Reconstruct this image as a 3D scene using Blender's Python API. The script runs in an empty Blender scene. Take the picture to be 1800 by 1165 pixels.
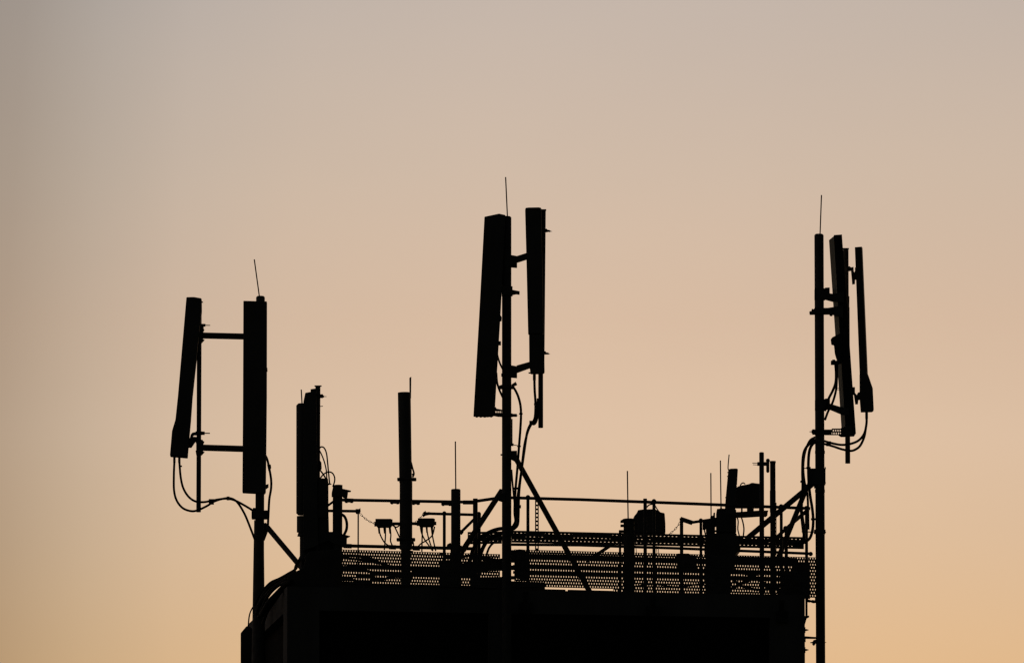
import bpy, bmesh, math, random
from mathutils import Vector, Matrix
random.seed(7)
R = math.radians
S = bpy.context.scene
COL = S.collection

# ------------------------------------------------------------------ camera
D, EL, FOC = 120.0, 8.0, 400.0
CAM = Vector((0, -D, 1.6))
cd = bpy.data.cameras.new('camera'); cam = bpy.data.objects.new('camera', cd); COL.objects.link(cam)
cam.location = CAM; cam.rotation_euler = (R(90 + EL), 0, 0)
cd.lens = FOC; cd.sensor_width = 36; cd.clip_start = 1; cd.clip_end = 20000
S.camera = cam
FWD = Vector((0, math.cos(R(EL)), math.sin(R(EL))))
RGT = Vector((1, 0, 0)); UP = RGT.cross(FWD)
A = R(8.0)                                   # the facade recedes to the right
NRM = Vector((-math.sin(A), math.cos(A), 0)) # into the building
U = Vector((math.cos(A), math.sin(A), 0))    # along the facade


def ray(px, py):
    k = 36.0 / 1800 / FOC
    return FWD + RGT * ((px - 900) * k) - UP * ((py - 582.5) * k)


_r = ray(505, 1030)
ORG = CAM + _r * (D / _r.y)                  # near roof corner
ZR = ORG.z                                   # roof level


def at(px, py, v=0.0):
    """point of the plane parallel to the facade, v metres behind it"""
    r = ray(px, py)
    t = ((ORG - CAM).dot(NRM) + v) / r.dot(NRM)
    return CAM + r * t


def sc(px, v=0.0):
    p = at(px, 900, v)
    return (p - CAM).dot(FWD) * 36.0 / 1800 / FOC   # metres per pixel


# ------------------------------------------------------------------ materials
def mat(name, col, rough=0.7, metal=0.0, spec=0.2, nscale=6.0, var=0.25, bump=0.15, streak=False, col2=None):
    m = bpy.data.materials.new(name); m.use_nodes = True
    nt = m.node_tree; b = nt.nodes['Principled BSDF']
    tc = nt.nodes.new('ShaderNodeTexCoord'); mp = nt.nodes.new('ShaderNodeMapping')
    if streak: mp.inputs['Scale'].default_value = (1, 1, 0.12)
    n1 = nt.nodes.new('ShaderNodeTexNoise'); n1.inputs['Scale'].default_value = nscale; n1.inputs['Detail'].default_value = 8
    n2 = nt.nodes.new('ShaderNodeTexNoise'); n2.inputs['Scale'].default_value = nscale * 9; n2.inputs['Detail'].default_value = 4
    cr = nt.nodes.new('ShaderNodeValToRGB')
    lo = [c * (1 - var) for c in (col2 or col)]; hi = [min(1, c * (1 + var)) for c in col]
    cr.color_ramp.elements[0].position = 0.3; cr.color_ramp.elements[1].position = 0.7
    cr.color_ramp.elements[0].color = (*lo, 1); cr.color_ramp.elements[1].color = (*hi, 1)
    bp = nt.nodes.new('ShaderNodeBump'); bp.inputs['Strength'].default_value = bump; bp.inputs['Distance'].default_value = 0.01
    L = nt.links.new
    L(tc.outputs['Object'], mp.inputs['Vector']); L(mp.outputs[0], n1.inputs['Vector']); L(mp.outputs[0], n2.inputs['Vector'])
    L(n1.outputs['Fac'], cr.inputs['Fac']); L(cr.outputs['Color'], b.inputs['Base Color'])
    L(n2.outputs['Fac'], bp.inputs['Height']); L(bp.outputs[0], b.inputs['Normal'])
    b.inputs['Roughness'].default_value = rough; b.inputs['Metallic'].default_value = metal
    b.inputs['Specular IOR Level'].default_value = spec
    return m


STEEL = mat('galvanised_steel', (0.14, 0.14, 0.145), 0.75, 0.0, 0.12, 14, 0.25)
DARK = mat('dark_painted_steel', (0.06, 0.06, 0.065), 0.75, 0.0, 0.1, 10, 0.25)
RADOME = mat('grey_radome_plastic', (0.16, 0.16, 0.165), 0.75, 0.0, 0.1, 4, 0.12, 0.05)
BEIGE = mat('pale_radome_plastic', (0.80, 0.77, 0.66), 0.65, 0.0, 0.15, 4, 0.08, 0.05, streak=True)
RUBBER = mat('black_cable_rubber', (0.02, 0.02, 0.02), 0.7, 0.0, 0.15, 30, 0.3)
CAB = mat('equipment_grey_paint', (0.12, 0.12, 0.12), 0.7, 0.0, 0.1, 5, 0.2)
CONC = mat('weathered_concrete', (0.17, 0.17, 0.18), 0.95, 0.0, 0.1, 3, 0.3, 0.5, streak=True)
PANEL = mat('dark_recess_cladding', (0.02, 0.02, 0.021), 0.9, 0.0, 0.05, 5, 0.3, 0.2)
ROOF = mat('roof_felt', (0.06, 0.06, 0.06), 0.95, 0.0, 0.1, 12, 0.3, 0.5)
ROD = mat('copper_rod', (0.10, 0.045, 0.03), 0.5, 0.0, 0.3, 40, 0.2)
GRASS = mat('ground_grass', (0.05, 0.06, 0.03), 0.95, 0.0, 0.1, 0.4, 0.4, 0.6, col2=(0.07, 0.06, 0.04))
TARM = mat('asphalt', (0.05, 0.05, 0.052), 0.9, 0.0, 0.2, 3, 0.3, 0.4)


# ------------------------------------------------------------------ mesh builder
class MB:
    def __init__(s): s.bm = bmesh.new()

    def _basis(s, d):
        d = d.normalized()
        a = Vector((0, 0, 1)) if abs(d.z) < 0.9 else Vector((0, 1, 0))
        x = d.cross(a).normalized(); y = x.cross(d).normalized()
        return x, y

    def cyl(s, p0, p1, r0, r1=None, n=16, bevel=0.0):
        r1 = r0 if r1 is None else r1
        x, y = s._basis(p1 - p0); d = (p1 - p0).normalized()
        prof = [(p0, r0), (p1, r1)]
        if bevel:
            prof = [(p0, r0 - bevel), (p0 + d * bevel, r0), (p1 - d * bevel, r1), (p1, r1 - bevel)]
        rings = []
        for p, r in prof:
            rings.append([s.bm.verts.new(p + x * (r * math.cos(2 * math.pi * i / n)) + y * (r * math.sin(2 * math.pi * i / n))) for i in range(n)])
        for a, b in zip(rings, rings[1:]):
            for i in range(n):
                f = s.bm.faces.new((a[i], a[(i + 1) % n], b[(i + 1) % n], b[i])); f.smooth = True
        for ring, fl in ((rings[0], True), (rings[-1], False)):
            s.bm.faces.new(ring[::-1] if fl else ring)
            for i in range(n):
                e = s.bm.edges.get((ring[i], ring[(i + 1) % n]))
                if e: e.smooth = False
        return s

    def tube(s, pts, r, n=8, sub=6):
        pts = [Vector(p) for p in pts]
        if len(pts) > 2 and sub > 1:
            ex = [pts[0] * 2 - pts[1]] + pts + [pts[-1] * 2 - pts[-2]]
            out = []
            for i in range(1, len(ex) - 2):
                a, b, c, d = ex[i - 1:i + 3]
                for k in range(sub):
                    t = k / sub
                    out.append(0.5 * ((2 * b) + (c - a) * t + (2 * a - 5 * b + 4 * c - d) * t * t + (3 * b - a - 3 * c + d) * t ** 3))
            out.append(pts[-1]); pts = out
        x = None; rings = []
        for i, p in enumerate(pts):
            d = (pts[min(i + 1, len(pts) - 1)] - pts[max(i - 1, 0)]).normalized()
            if x is None: x, y = s._basis(d)
            else:
                x = (x - d * x.dot(d)).normalized(); y = x.cross(d)
            rr = r[i] if isinstance(r, (list, tuple)) else r
            rings.append([s.bm.verts.new(p + x * (rr * math.cos(2 * math.pi * k / n)) + y * (rr * math.sin(2 * math.pi * k / n))) for k in range(n)])
        for a, b in zip(rings, rings[1:]):
            for k in range(n):
                f = s.bm.faces.new((a[k], a[(k + 1) % n], b[(k + 1) % n], b[k])); f.smooth = True
        s.bm.faces.new(rings[0][::-1]); s.bm.faces.new(rings[-1])
        return s

    def prism(s, poly, v, d, bev=0.0, dirv=Vector((0, 1, 0)), comp=True):
        """pixel outline at distance v, given a real thickness d going back"""
        cy = sum(p[1] for p in poly) / len(poly)
        k = d * 0.5 * math.tan(R(EL)) / 0.006 if comp else 0
        h = max(p[1] for p in poly) - min(p[1] for p in poly)
        k = min(k, h * 0.2)
        q = [at(px, py + (k if py < cy else -k), v) for px, py in poly]
        a = [s.bm.verts.new(p - dirv * (d / 2)) for p in q]
        b = [s.bm.verts.new(p + dirv * (d / 2)) for p in q]
        fs = [s.bm.faces.new(a), s.bm.faces.new(b[::-1])]
        n = len(a)
        for i in range(n):
            fs.append(s.bm.faces.new((a[(i + 1) % n], a[i], b[i], b[(i + 1) % n])))
        bmesh.ops.recalc_face_normals(s.bm, faces=fs)
        if bev:
            es = list({e for f in fs for e in f.edges})
            bmesh.ops.bevel(s.bm, geom=es, offset=bev, segments=2, affect='EDGES', profile=0.5)
        return s

    def pbox(s, x0, y0, x1, y1, v, d, bev=0.0):
        return s.prism([(x0, y0), (x1, y0), (x1, y1), (x0, y1)], v, d, bev)

    def abox(s, u0, u1, v0, v1, z0, z1):
        """box in facade axes (metres)"""
        vs = []
        for z in (z0, z1):
            for u, v in ((u0, v0), (u1, v0), (u1, v1), (u0, v1)):
                p = ORG + U * u + NRM * v; vs.append(s.bm.verts.new((p.x, p.y, z)))
        for f in ((0, 3, 2, 1), (4, 5, 6, 7), (0, 1, 5, 4), (1, 2, 6, 5), (2, 3, 7, 6), (3, 0, 4, 7)):
            s.bm.faces.new([vs[i] for i in f])
        return s

    def pole(s, px, y0, y1, v, w, w1=None, n=20, bevel=0.0):
        """upright round pole from pixel row y1 (or the roof when None) to row y0, w pixels thick"""
        t = at(px, y0, v)
        zb = ZR if y1 is None else at(px, y1, v).z
        b = Vector((at(px, y1 if y1 is not None else y0, v).x * 0.5 + t.x * 0.5, t.y, zb))
        t = Vector((b.x, b.y, t.z)); k = sc(px, v) / 2
        return s.cyl(b, t, (w1 or w) * k, w * k, n, bevel)

    def bar(s, x0, y0, x1, y1, v, w, v1=None, n=12):
        v1 = v if v1 is None else v1
        return s.cyl(at(x0, y0, v), at(x1, y1, v1), w * sc(x0, v) / 2, w * sc(x1, v1) / 2, n)

    def line(s, pts, v, w, n=8, sub=6):
        P = [at(p[0], p[1], p[2] if len(p) > 2 else v) for p in pts]
        if len(P) == 2: P = [P[0].lerp(P[1], k / 9) for k in range(10)]; sub = 1
        return s.tube(P, w * 0.003, n, sub)

    def bolt(s, x, y, v, x1, w=2.0):
        """threaded end with a nut poking out sideways"""
        s.bar(x, y, x1, y + 0.3, v, w * 0.45)
        xm = x + (x1 - x) * 0.45
        s.bar(x, y, xm, y + 0.15, v, w * 1.6, n=6)
        return s

    def ball(s, px, py, v, w):
        bmesh.ops.create_uvsphere(s.bm, u_segments=12, v_segments=8, radius=w * 0.003, matrix=Matrix.Translation(at(px, py, v)))
        return s

    def build(s, name, m, parent=None, label=None):
        me = bpy.data.meshes.new(name)
        off = Vector((0, 0, 0))
        q = parent
        while q is not None:
            off += q.location; q = q.parent
        if parent is None:
            vs = [v.co for v in s.bm.verts]
            off = Vector((sum(v.x for v in vs) / len(vs), sum(v.y for v in vs) / len(vs), min(v.z for v in vs)))
        for v in s.bm.verts: v.co -= off
        s.bm.to_mesh(me); s.bm.free()
        me.materials.append(m)
        o = bpy.data.objects.new(name, me); COL.objects.link(o)
        if parent is None: o.location = off
        else: o.parent = parent
        if label: o['label'] = label
        return o


def T(name, label, cat, loc, group=None):
    o = bpy.data.objects.new(name, None); COL.objects.link(o)
    o.empty_display_size = 0.1; o.location = loc
    o['label'] = label; o['category'] = cat
    if group: o['group'] = group
    return o


def one(o, label, cat, group=None):
    o['label'] = label; o['category'] = cat
    if group: o['group'] = group
    return o


def base(px, v): 
    p = at(px, 1000, v); return Vector((p.x, p.y, ZR))


CABLES = 'black feeder cables hanging between antennas and masts'


def cable(label, pts, w=4.0, v=0.3, group=CABLES, m=None, name='cable', ties=()):
    o = MB().line(pts, v, w).build(name, m or RUBBER)
    one(o, label, 'cable', group)
    for (x, y, tw, th, tv) in ties:
        MB().pbox(x - tw / 2, y - th / 2, x + tw / 2, y + th / 2, tv, 0.03).build('cable_tie', RUBBER, o)
    return o


# ------------------------------------------------------------------ ground
bm = MB()
g = [bm.bm.verts.new((x, y, 0)) for x, y in ((-6000, -6000), (6000, -6000), (6000, 6000), (-6000, 6000))]
bm.bm.faces.new(g)
o = bm.build('ground', GRASS); o['kind'] = 'structure'
bm = MB(); g = [bm.bm.verts.new((x, y, 0.004)) for x, y in ((-40, -12), (40, -12), (40, -5), (-40, -5))]; bm.bm.faces.new(g)
o = bm.build('road', TARM); o['kind'] = 'structure'

# ------------------------------------------------------------------ building
W = (at(1414.5, 1040, 0) - at(505, 1040, 0)).length
DEP = 3.5
bt = T('tower_block', 'dark flat-roofed tower block with recessed wall panels under all the masts', 'building', (ORG.x, ORG.y, 0))
INS = 0.10
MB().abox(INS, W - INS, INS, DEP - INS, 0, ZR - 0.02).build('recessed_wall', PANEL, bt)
uu = lambda px: (at(px, 1060, 0) - at(505, 1060, 0)).dot(U)
FH = 0.25
MB().abox(0, W, 0, DEP, ZR - FH, ZR).build('parapet', CONC, bt)
MB().abox(0.1, W - 0.1, 0.1, DEP - 0.1, ZR + 0.0005, ZR + 0.006).build('roof', ROOF, bt)
piers = [(0, uu(561.5), 0, 0.35), (uu(860), uu(884), 0, 0.11), (uu(1354), W, 0, 0.35),
         (0, 0.34, DEP - 0.35, DEP), (W - 0.35, W, DEP - 0.35, DEP)]
for u0, u1, v0, v1 in piers:
    MB().abox(u0, u1, v0, v1, 0, ZR - FH).build('pier', CONC, bt)
z = ZR - 3.2
while z > 1:
    for (a, b, c, d) in ((uu(561.5), uu(860), 0.0, INS), (uu(884), uu(1354), 0.0, INS), (0.0, INS, 0.35, DEP - 0.35)):
        MB().abox(a, b, c, d, z - 0.5, z).build('floor_band', CONC, bt)
    z -= 3.2
# foot plates of the screen posts bolted to the parapet face
for x0, y0, x1, y1 in ((912, 1058, 936, 1077), (1136, 1064, 1160, 1083), (1364, 1073, 1384, 1094)):
    MB().pbox(x0, y0, x1, y1, -0.02, 0.036, 0.002).build('fixing_plate', DARK, bt)
    xm = (x0 + x1) / 2
    MB().pbox(xm - 4, y0 - 19, xm + 4, y0 - 1, -0.012, 0.02).build('fixing_strap', DARK, bt)
# fittings on the right corner of the wall
m = MB(); m.prism([(1412, 1082), (1422, 1081), (1422.5, 1083.5), (1418, 1086), (1415, 1097), (1412, 1098)], 0.15, 0.03); m.build('pipe_bracket', DARK, bt)
for y in (1106.5, 1141.5):
    m = MB(); m.bar(1412, y, 1421, y, 0.15, 2.2); m.pbox(1413, y - 5, 1415.8, y + 5.5, 0.15, 0.03); m.bar(1416, y, 1418, y, .15, 4, n=6)
    m.build('wall_bolt', STEEL, bt)
MB().pbox(1412, 1118, 1416.2, 1128, 0.15, 0.05).build('wall_plate', STEEL, bt)

# ------------------------------------------------------------------ perforated screens
def screen(x0, x1, y0, slope, rows, v0, v1, label, extra=None, hx=4.47, hy=5.45, top=2.2, hw=1.4, hh=2.5):
    m = MB(); vv = lambda px: v0 + (v1 - v0) * (px - x0) / (x1 - x0)
    P = lambda px, dy: at(px, y0 + slope * (px - x0) + dy, vv(px))
    def quad(xa, xb, da, db):
        m.bm.faces.new([m.bm.verts.new(p) for p in (P(xa, db), P(xb, db), P(xb, da), P(xa, da))])
    def strip(xa, xb, da, db):
        quad(xa, xb, da, db)
    y = 0.0
    for k in range(rows):
        c = top + hy * k
        strip(x0, x1, y, c - hh / 2)
        xs = x0 + 1.2 + (hx / 2 if k % 2 else 0)
        px = x0
        while xs + hw < x1 - 0.8:
            quad(px, xs, c - hh / 2, c + hh / 2); px = xs + hw; xs += hx
        quad(px, x1, c - hh / 2, c + hh / 2)
        y = c + hh / 2
    strip(x0, x1, y, y + 1.6)
    if extra:
        xa, nr = extra
        for k in range(rows, rows + nr):
            c = top + hy * k
            strip(xa, x1, y + (1.6 if k == rows else 0), c - hh / 2)
            xs = xa + 1.2 + (hx / 2 if k % 2 else 0); px = xa
            while xs + hw < x1 - 0.8:
                quad(px, xs, c - hh / 2, c + hh / 2); px = xs + hw; xs += hx
            quad(px, x1, c - hh / 2, c + hh / 2)
            y = c + hh / 2
        strip(xa, x1, y, y + 2.2)
    o = m.build('perforated_screen', STEEL)
    md = o.modifiers.new('thickness', 'SOLIDIFY'); md.thickness = 0.002; md.offset = 0
    one(o, label, 'screen', 'perforated metal screens along the roof edge')
    return o


screen(600, 879, 965.0, 0.030, 11, 0.06, 0.06, 'shorter perforated metal screen on the roof edge, left of the tallest mast')
screen(904, 1435, 965.0, 0.0262, 12, 0.05, 0.05, 'longer perforated metal screen on the roof edge, from tallest mast to right mast', (1078, 1))

# kerbs that close the foot of the screens
def kerb(poly, v, label):
    one(MB().prism(poly, v, 0.05).build('roof_kerb', STEEL), label, 'kerb', 'low metal kerbs under the screens')


kerb([(600, 1023), (826, 1028.5), (826, 1040), (600, 1036)], 0.12, 'long thin kerb under the left perforated screen')
kerb([(826, 1014), (884, 1013), (884, 1041), (826, 1040)], 0.14, 'block-like kerb just left of the tallest mast foot')
kerb([(897, 1020.5), (958, 1022.5), (958, 1042), (897, 1041)], 0.14, 'block-like kerb just right of the tallest mast foot')
kerb([(958, 1034.6), (994, 1035.4), (994, 1042), (958, 1042)], 0.12, 'short flat kerb in the slot of light under the right screen, nearer the tallest mast')
kerb([(998, 1035.6), (1078, 1037.6), (1078, 1043), (998, 1043)], 0.12, 'longer flat kerb in the slot of light under the right screen, left of the stubby collared pole')
kerb([(1078, 1040), (1424, 1046.5), (1424, 1052), (1078, 1046)], 0.10, 'low kerb under the right perforated screen, reaching towards right mast')

# bars added behind the screens to block light through some hole rows
CG = 'added bars blocking light through the perforated screens'
def blocker(pts, w, v, label, m=None):
    one(MB().line(pts, v, w, sub=4).build('blocker', m or STEEL), label, 'blocker', CG)


row = lambda x, k: 965.0 + 0.0262 * (x - 904) + 2.2 + 5.45 * k
def straight(k, x0, x1, w, label): blocker([(x, row(x, k)) for x in (x0, (x0 + x1) / 2, x1)], w, 0.3, label)
straight(1.15, 930, 1100, 3.6, 'thin conduit near the top of the right screen, from tallest mast to stubby collared pole')
straight(1.2, 1116, 1240, 2.6, 'thin conduit near the top of the right screen, under the large drum dish')
straight(2, 902, 1424, 4.9, 'upper straight conduit spanning behind the whole right screen')
straight(5, 902, 1424, 4.9, 'middle straight conduit spanning behind the whole right screen')
straight(7, 902, 1424, 4.9, 'lower straight conduit spanning behind the whole right screen')
straight(0.7, 1290, 1400, 9, 'short thick conduit at the top of the right screen, under the small drum dish')
for pts, w, lab in (
    ([(600, 976), (630, 976.8), (652, 981.5), (664, 987), (676, 991.5), (690, 995.5), (724, 999)], 5.4, 'top sagging black conduit behind the left screen'),
    ([(600, 980), (632, 983), (655, 987), (668, 990.5)], 4.4, 'short sagging black conduit second from the top of the left screen'),
    ([(600, 996.5), (640, 995.5), (680, 996), (724, 1000.5)], 5.4, 'nearly level black conduit in the middle of the left screen'),
    ([(600, 1001.5), (632, 1001.5), (646, 1003), (660, 1007.5), (690, 1007.5), (724, 1007)], 5.4, 'black conduit dipping just below the middle of the left screen'),
    ([(628, 1012), (642, 1011), (652, 1012), (660, 1013)], 4.6, 'short black conduit low in the left screen, near the thick short post'),
    ([(600, 1017.5), (618, 1018), (634, 1022.5), (652, 1024)], 5, 'black conduit sinking to the foot of the left screen'),
    ([(600, 1023), (640, 1024.5)], 4.6, 'shortest black conduit on the foot of the left screen by the thick short post'),
    ([(652, 1018), (668, 1018.5), (680, 1016), (690, 1012.5), (724, 1013.5)], 4.8, 'black conduit rising toward the lone tube antenna foot'),
    ([(724, 998), (800, 1001)], 6, 'upper black conduit between the lone tube antenna and the whip pole'),
    ([(724, 1004), (800, 1006.5)], 5.4, 'middle black conduit between the lone tube antenna and the whip pole'),
    ([(724, 1009.5), (800, 1012)], 4.8, 'lower black conduit between the lone tube antenna and the whip pole'),
): blocker(pts, w, 0.32, lab, RUBBER)

WB = 'thin cables added to dim the light through the perforated screens'
for lab, pts, w in (  # added obstacles that dim the light coming through the screen holes
    ('added light-blocking cable rising behind the right screen under the large drum dish', [(1116, 1030), (1150, 1026), (1190, 1031), (1240, 1024)], 3.2),
    ('added light-blocking cable behind the right screen beneath the slim round-topped pole', [(1290, 1001), (1320, 1010), (1350, 1006), (1385, 1014)], 5),
    ('added light-blocking cable hooking low behind the right screen beneath the small drum dish', [(1286, 1034), (1310, 1022), (1330, 1017), (1352, 1030), (1370, 1034)], 6),
    ('added light-blocking cable low behind the right screen beside the dark right cluster', [(1286, 1016), (1306, 1030), (1340, 1036), (1372, 1026)], 5),
    ('added light-blocking cable crossing the left screen behind the whip pole', [(772, 972), (800, 980), (830, 976), (878, 985)], 5),
): cable(lab, pts, w, .36, WB)
for lab, pts, w in (
    ('cable lying wavily in the long tray, left part', [(900, 942), (940, 939), (985, 943), (1030, 940), (1085, 944)], 7),
    ('cable lying wavily in the long tray, middle part', [(1080, 944), (1130, 951), (1180, 948), (1240, 953)], 6),
    ('cable lying wavily in the long tray, right part', [(1292, 946), (1330, 953), (1360, 949), (1410, 960)], 7),
    ('cable bunched in the short tray left of the tallest mast', [(838, 944), (855, 948), (870, 942), (884, 946)], 8),
): cable(lab, pts, w, .86, 'cables lying in the slotted trays')

# ------------------------------------------------------------------ guard rails
gr = T('guard_rail', 'long tubular guard rail behind the left screen with clamped couplers', 'guard rail', base(720, 0.5), 'tubular guard rails on the roof')
MB().bar(600, 878.3, 838, 882.2, 0.5, 5.4).build('rail', STEEL, gr)
MB().bar(600, 958.6, 838, 964, 0.5, 6).build('rail', STEEL, gr)
for x0, x1, y in ((606, 621, 878.8), (686, 702, 881), (724, 738, 882.2), (776, 794, 884)):
    m = MB(); m.bar(x0, y, x1, y + 0.5, 0.5, 7.4); m.pbox(x0 + 1, y + 2, x0 + 5, y + 5, 0.5, 0.03); m.pbox(x1 - 5, y + 2, x1 - 1, y + 5, 0.5, 0.03)
    m.build('coupler', STEEL, gr)
for x0, x1, y in ((604, 618, 959), (684, 696, 961), (726, 738, 963)):
    m = MB(); m.bar(x0, y, x1, y + 0.4, 0.5, 8); m.build('coupler', STEEL, gr)
MB().pole(835.5, 876, None, 0.5, 8.5).build('post', STEEL, gr)
MB().bar(814, 882.5, 834, 882.5, 0.5, 7.5).build('coupler', STEEL, gr)

gr = T('guard_rail', 'long tubular guard rail from behind the tallest mast to the right mast', 'guard rail', base(1150, 0.5), 'tubular guard rails on the roof')
MB().line([(836, 880.6), (872, 875.3), (886, 874), (1020, 877.6), (1220, 885), (1424, 893.2)], 0.5, 5.6, sub=1).build('rail', STEEL, gr)
MB().line([(890, 956.5), (1020, 957.6), (1200, 963.5), (1425, 972.5)], 0.5, 5.0, sub=1).build('rail', STEEL, gr)
MB().ball(1425, 973, 0.5, 8).build('end_cap', STEEL, gr)
for x, w, yt in ((928, 5.6, 872), (1149.5, 5.6, 879), (1373.2, 5.4, 888), (1417.5, 5.4, 891)):
    m = MB(); m.pole(x, yt, None, 0.5, w); m.ball(x, yt + 1.5, 0.5, 8.4); m.build('post', STEEL, gr)

SG = 'short inner rails with free ends'
gr = T('short_rail', 'short inner rail with elbow and thin drop post, next to the left pole cluster', 'guard rail', base(605, 0.7), SG)
MB().bar(576, 897.3, 631, 898, 0.7, 5).build('rail', STEEL, gr)
m = MB(); m.ball(629, 899, 0.7, 9); m.prism([(625, 894), (631, 894), (633.5, 892), (634, 899), (631, 903), (626, 903)], 0.7, 0.03); m.build('elbow', STEEL, gr)
MB().pole(629.7, 900, None, 0.7, 2.6).build('post', STEEL, gr)
gr = T('short_rail', 'short inner rail with post between wired box and thin whip pole', 'guard rail', base(790, 0.7), SG)
MB().bar(747, 902, 842, 904.5, 0.7, 5).build('rail', STEEL, gr)
m = MB(); m.prism([(743, 909), (744, 900), (748, 897), (749, 900), (755, 899), (756, 904.5), (748, 906)], 0.7, 0.03); m.build('elbow', STEEL, gr)
m = MB(); m.pole(781, 901, None, 0.7, 5.4); m.ball(781, 901.5, 0.7, 7.5); m.build('post', STEEL, gr)
m = MB(); m.pole(841.5, 903, None, 0.7, 7); m.ball(841.5, 903, 0.7, 8.5); m.pbox(842, 903, 845.5, 909, .7, .04); m.build('post', STEEL, gr)
m = MB(); m.bar(834, 911.5, 800, 945, 0.7, 5); m.bar(812, 932.8, 808.5, 937, .7, 8); m.build('stay', STEEL, gr)
gr = T('short_rail', 'short inner rail with drooping clamp tube, left of the dark equipment cluster', 'guard rail', base(1215, 0.7), SG)
m = MB(); m.bar(1196, 911.5, 1217, 918.5, 0.7, 8.2); m.bar(1195.5, 913.5, 1200, 912, .7, 6.5); m.build('clamp_tube', STEEL, gr)
MB().bar(1216, 917.8, 1256, 912, 0.7, 5).build('rail', STEEL, gr)
MB().pole(1198, 911, None, 0.7, 6.2).build('post', STEEL, gr)
m = MB(); m.pole(1232, 913, None, 0.7, 5); m.ball(1232, 914, 0.7, 7.5); m.pbox(1235, 918, 1240, 931, .7, .05); m.build('post', STEEL, gr)
gr = T('short_rail', 'short sloping stay rail with post beside the right mast brace', 'guard rail', base(1385, 0.7), SG)
MB().bar(1421, 895, 1395, 917, 0.7, 6.5).build('rail', STEEL, gr)
MB().bar(1397, 915, 1366, 943, 0.7, 6.0).build('rail', STEEL, gr)
m = MB(); m.pole(1382, 927, None, 0.7, 6); m.ball(1381, 928, .7, 9); m.build('post', STEEL, gr)


def chain(a, b, v, n, label, sag=3):
    m = MB(); p0, p1 = at(*a, v), at(*b, v)
    for i in range(n):
        t0, t1 = (i - 0.18) / n, (i + 1.18) / n
        f = lambda t: p0.lerp(p1, t) - Vector((0, 0, sag * 0.006 * 4 * t * (1 - t)))
        c = (f(t0) + f(t1)) / 2; d = f(t1) - f(t0); h = d.length / 2; d.normalize()
        s_ = Vector((0, 1, 0)) if i % 2 else Vector((d.z, 0, -d.x)).normalized()
        ring = [c + d * (h * math.cos(q)) + s_ * (0.0085 * math.sin(q)) for q in [2 * math.pi * k / 12 for k in range(13)]]
        m.tube(ring, 0.0025, 6, 1)
    one(m.build('chain', STEEL), label, 'chain', 'slack safety chains across rail gaps')


chain((633, 902.5), (660, 920), 0.7, 7, 'slack chain from the left short rail to the left wired box')
chain((746, 900), (727, 919), 0.7, 6, 'slack chain from the right wired box side to the middle short rail')
chain((1196, 917), (1176, 938), 0.7, 6, 'slack chain from the drooping clamp tube down past the large drum dish')

# ------------------------------------------------------------------ cable trays and perforated struts
def tray(x0, y0, x1, y1, h, v, d, label, rows=3):
    m = MB(); hx = 7.0
    P = lambda px, dy, vv: at(px, y0 + (y1 - y0) * (px - x0) / (x1 - x0) + dy, vv)
    def quad(xa, xb, da, db):
        m.bm.faces.new([m.bm.verts.new(p) for p in (P(xa, db, v), P(xb, db, v), P(xb, da, v), P(xa, da, v))])
    pit = (h - 2.0) / rows; y = 0
    for k in range(rows):
        c = 2.0 + pit * (k + .5) - 1
        quad(x0, x1, y, c - 0.45)
        xs = x0 + 2 + (2 if k % 2 else 0); px = x0
        while xs + 3 < x1 - 1:
            quad(px, xs, c - .45, c + .45); px = xs + 2.3; xs += hx
        quad(px, x1, c - .45, c + .45); y = c + .45
    quad(x0, x1, y, h)
    b = [P(x0, h, v), P(x1, h, v)]; N = NRM * d
    m.bm.faces.new([m.bm.verts.new(p) for p in (b[0], b[0] + N, b[1] + N, b[1])])
    t = [P(x0, 0, v), P(x1, 0, v)]
    m.bm.faces.new([m.bm.verts.new(p) for p in (t[0], t[1], t[1] + Vector((0, 0.02, 0)), t[0] + Vector((0, 0.02, 0)))])
    o = m.build('cable_tray', STEEL)
    md = o.modifiers.new('thickness', 'SOLIDIFY'); md.thickness = 0.002; md.offset = 0
    one(o, label, 'cable tray', 'slotted cable trays behind the rails')
    return o


tray(822, 934.5, 882, 933.5, 21, 0.8, 0.02, 'short slotted cable tray left of the tallest mast')
tray(899, 932, 1413, 943.5, 20.5, 0.8, 0.02, 'long slotted cable tray between the tallest mast and right mast')
for (x0, x1, ya, yb, lab) in ((940.5, 947, 872, 968, 'upright slotted steel strut right of the tallest mast'),
                              (1360.5, 1365, 883, 975, 'upright slotted steel strut beside the right flat-topped post')):
    m = MB(); y = ya
    def q_(a, b, c, d):
        m.bm.faces.new([m.bm.verts.new(at(*p, 0.62)) for p in ((a, d), (b, d), (b, c), (a, c))])
    w = x1 - x0; 
    q_(x0, x0 + w * .3, ya, yb); q_(x1 - w * .3, x1, ya, yb)
    while y < yb:
        q_(x0 + w * .3, x1 - w * .3, y, y + 3.4); y += 7.0
    o = m.build('slotted_strut', STEEL); md = o.modifiers.new('thickness', 'SOLIDIFY'); md.thickness = 0.003; md.offset = 0
    one(o, lab, 'strut', 'upright slotted struts')


# ------------------------------------------------------------------ masts
MG = 'tall antenna masts'
def mast(px, v, ytop, w, ybot, label, rod, steps=()):
    p = at(px, 1000, v); b = at(px, ybot, v)
    t = T('antenna_mast', label, 'mast', Vector((p.x, p.y, b.z)), MG)
    m = MB(); m.pole(px, ytop, ybot, v, w, bevel=0.012); m.build('pole', STEEL, t)
    (x0, y0), (x1, y1) = rod
    MB().line([(x0, y0), (x1, y1)], v, 2.2).build('lightning_rod', ROD, t)
    return t


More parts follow.
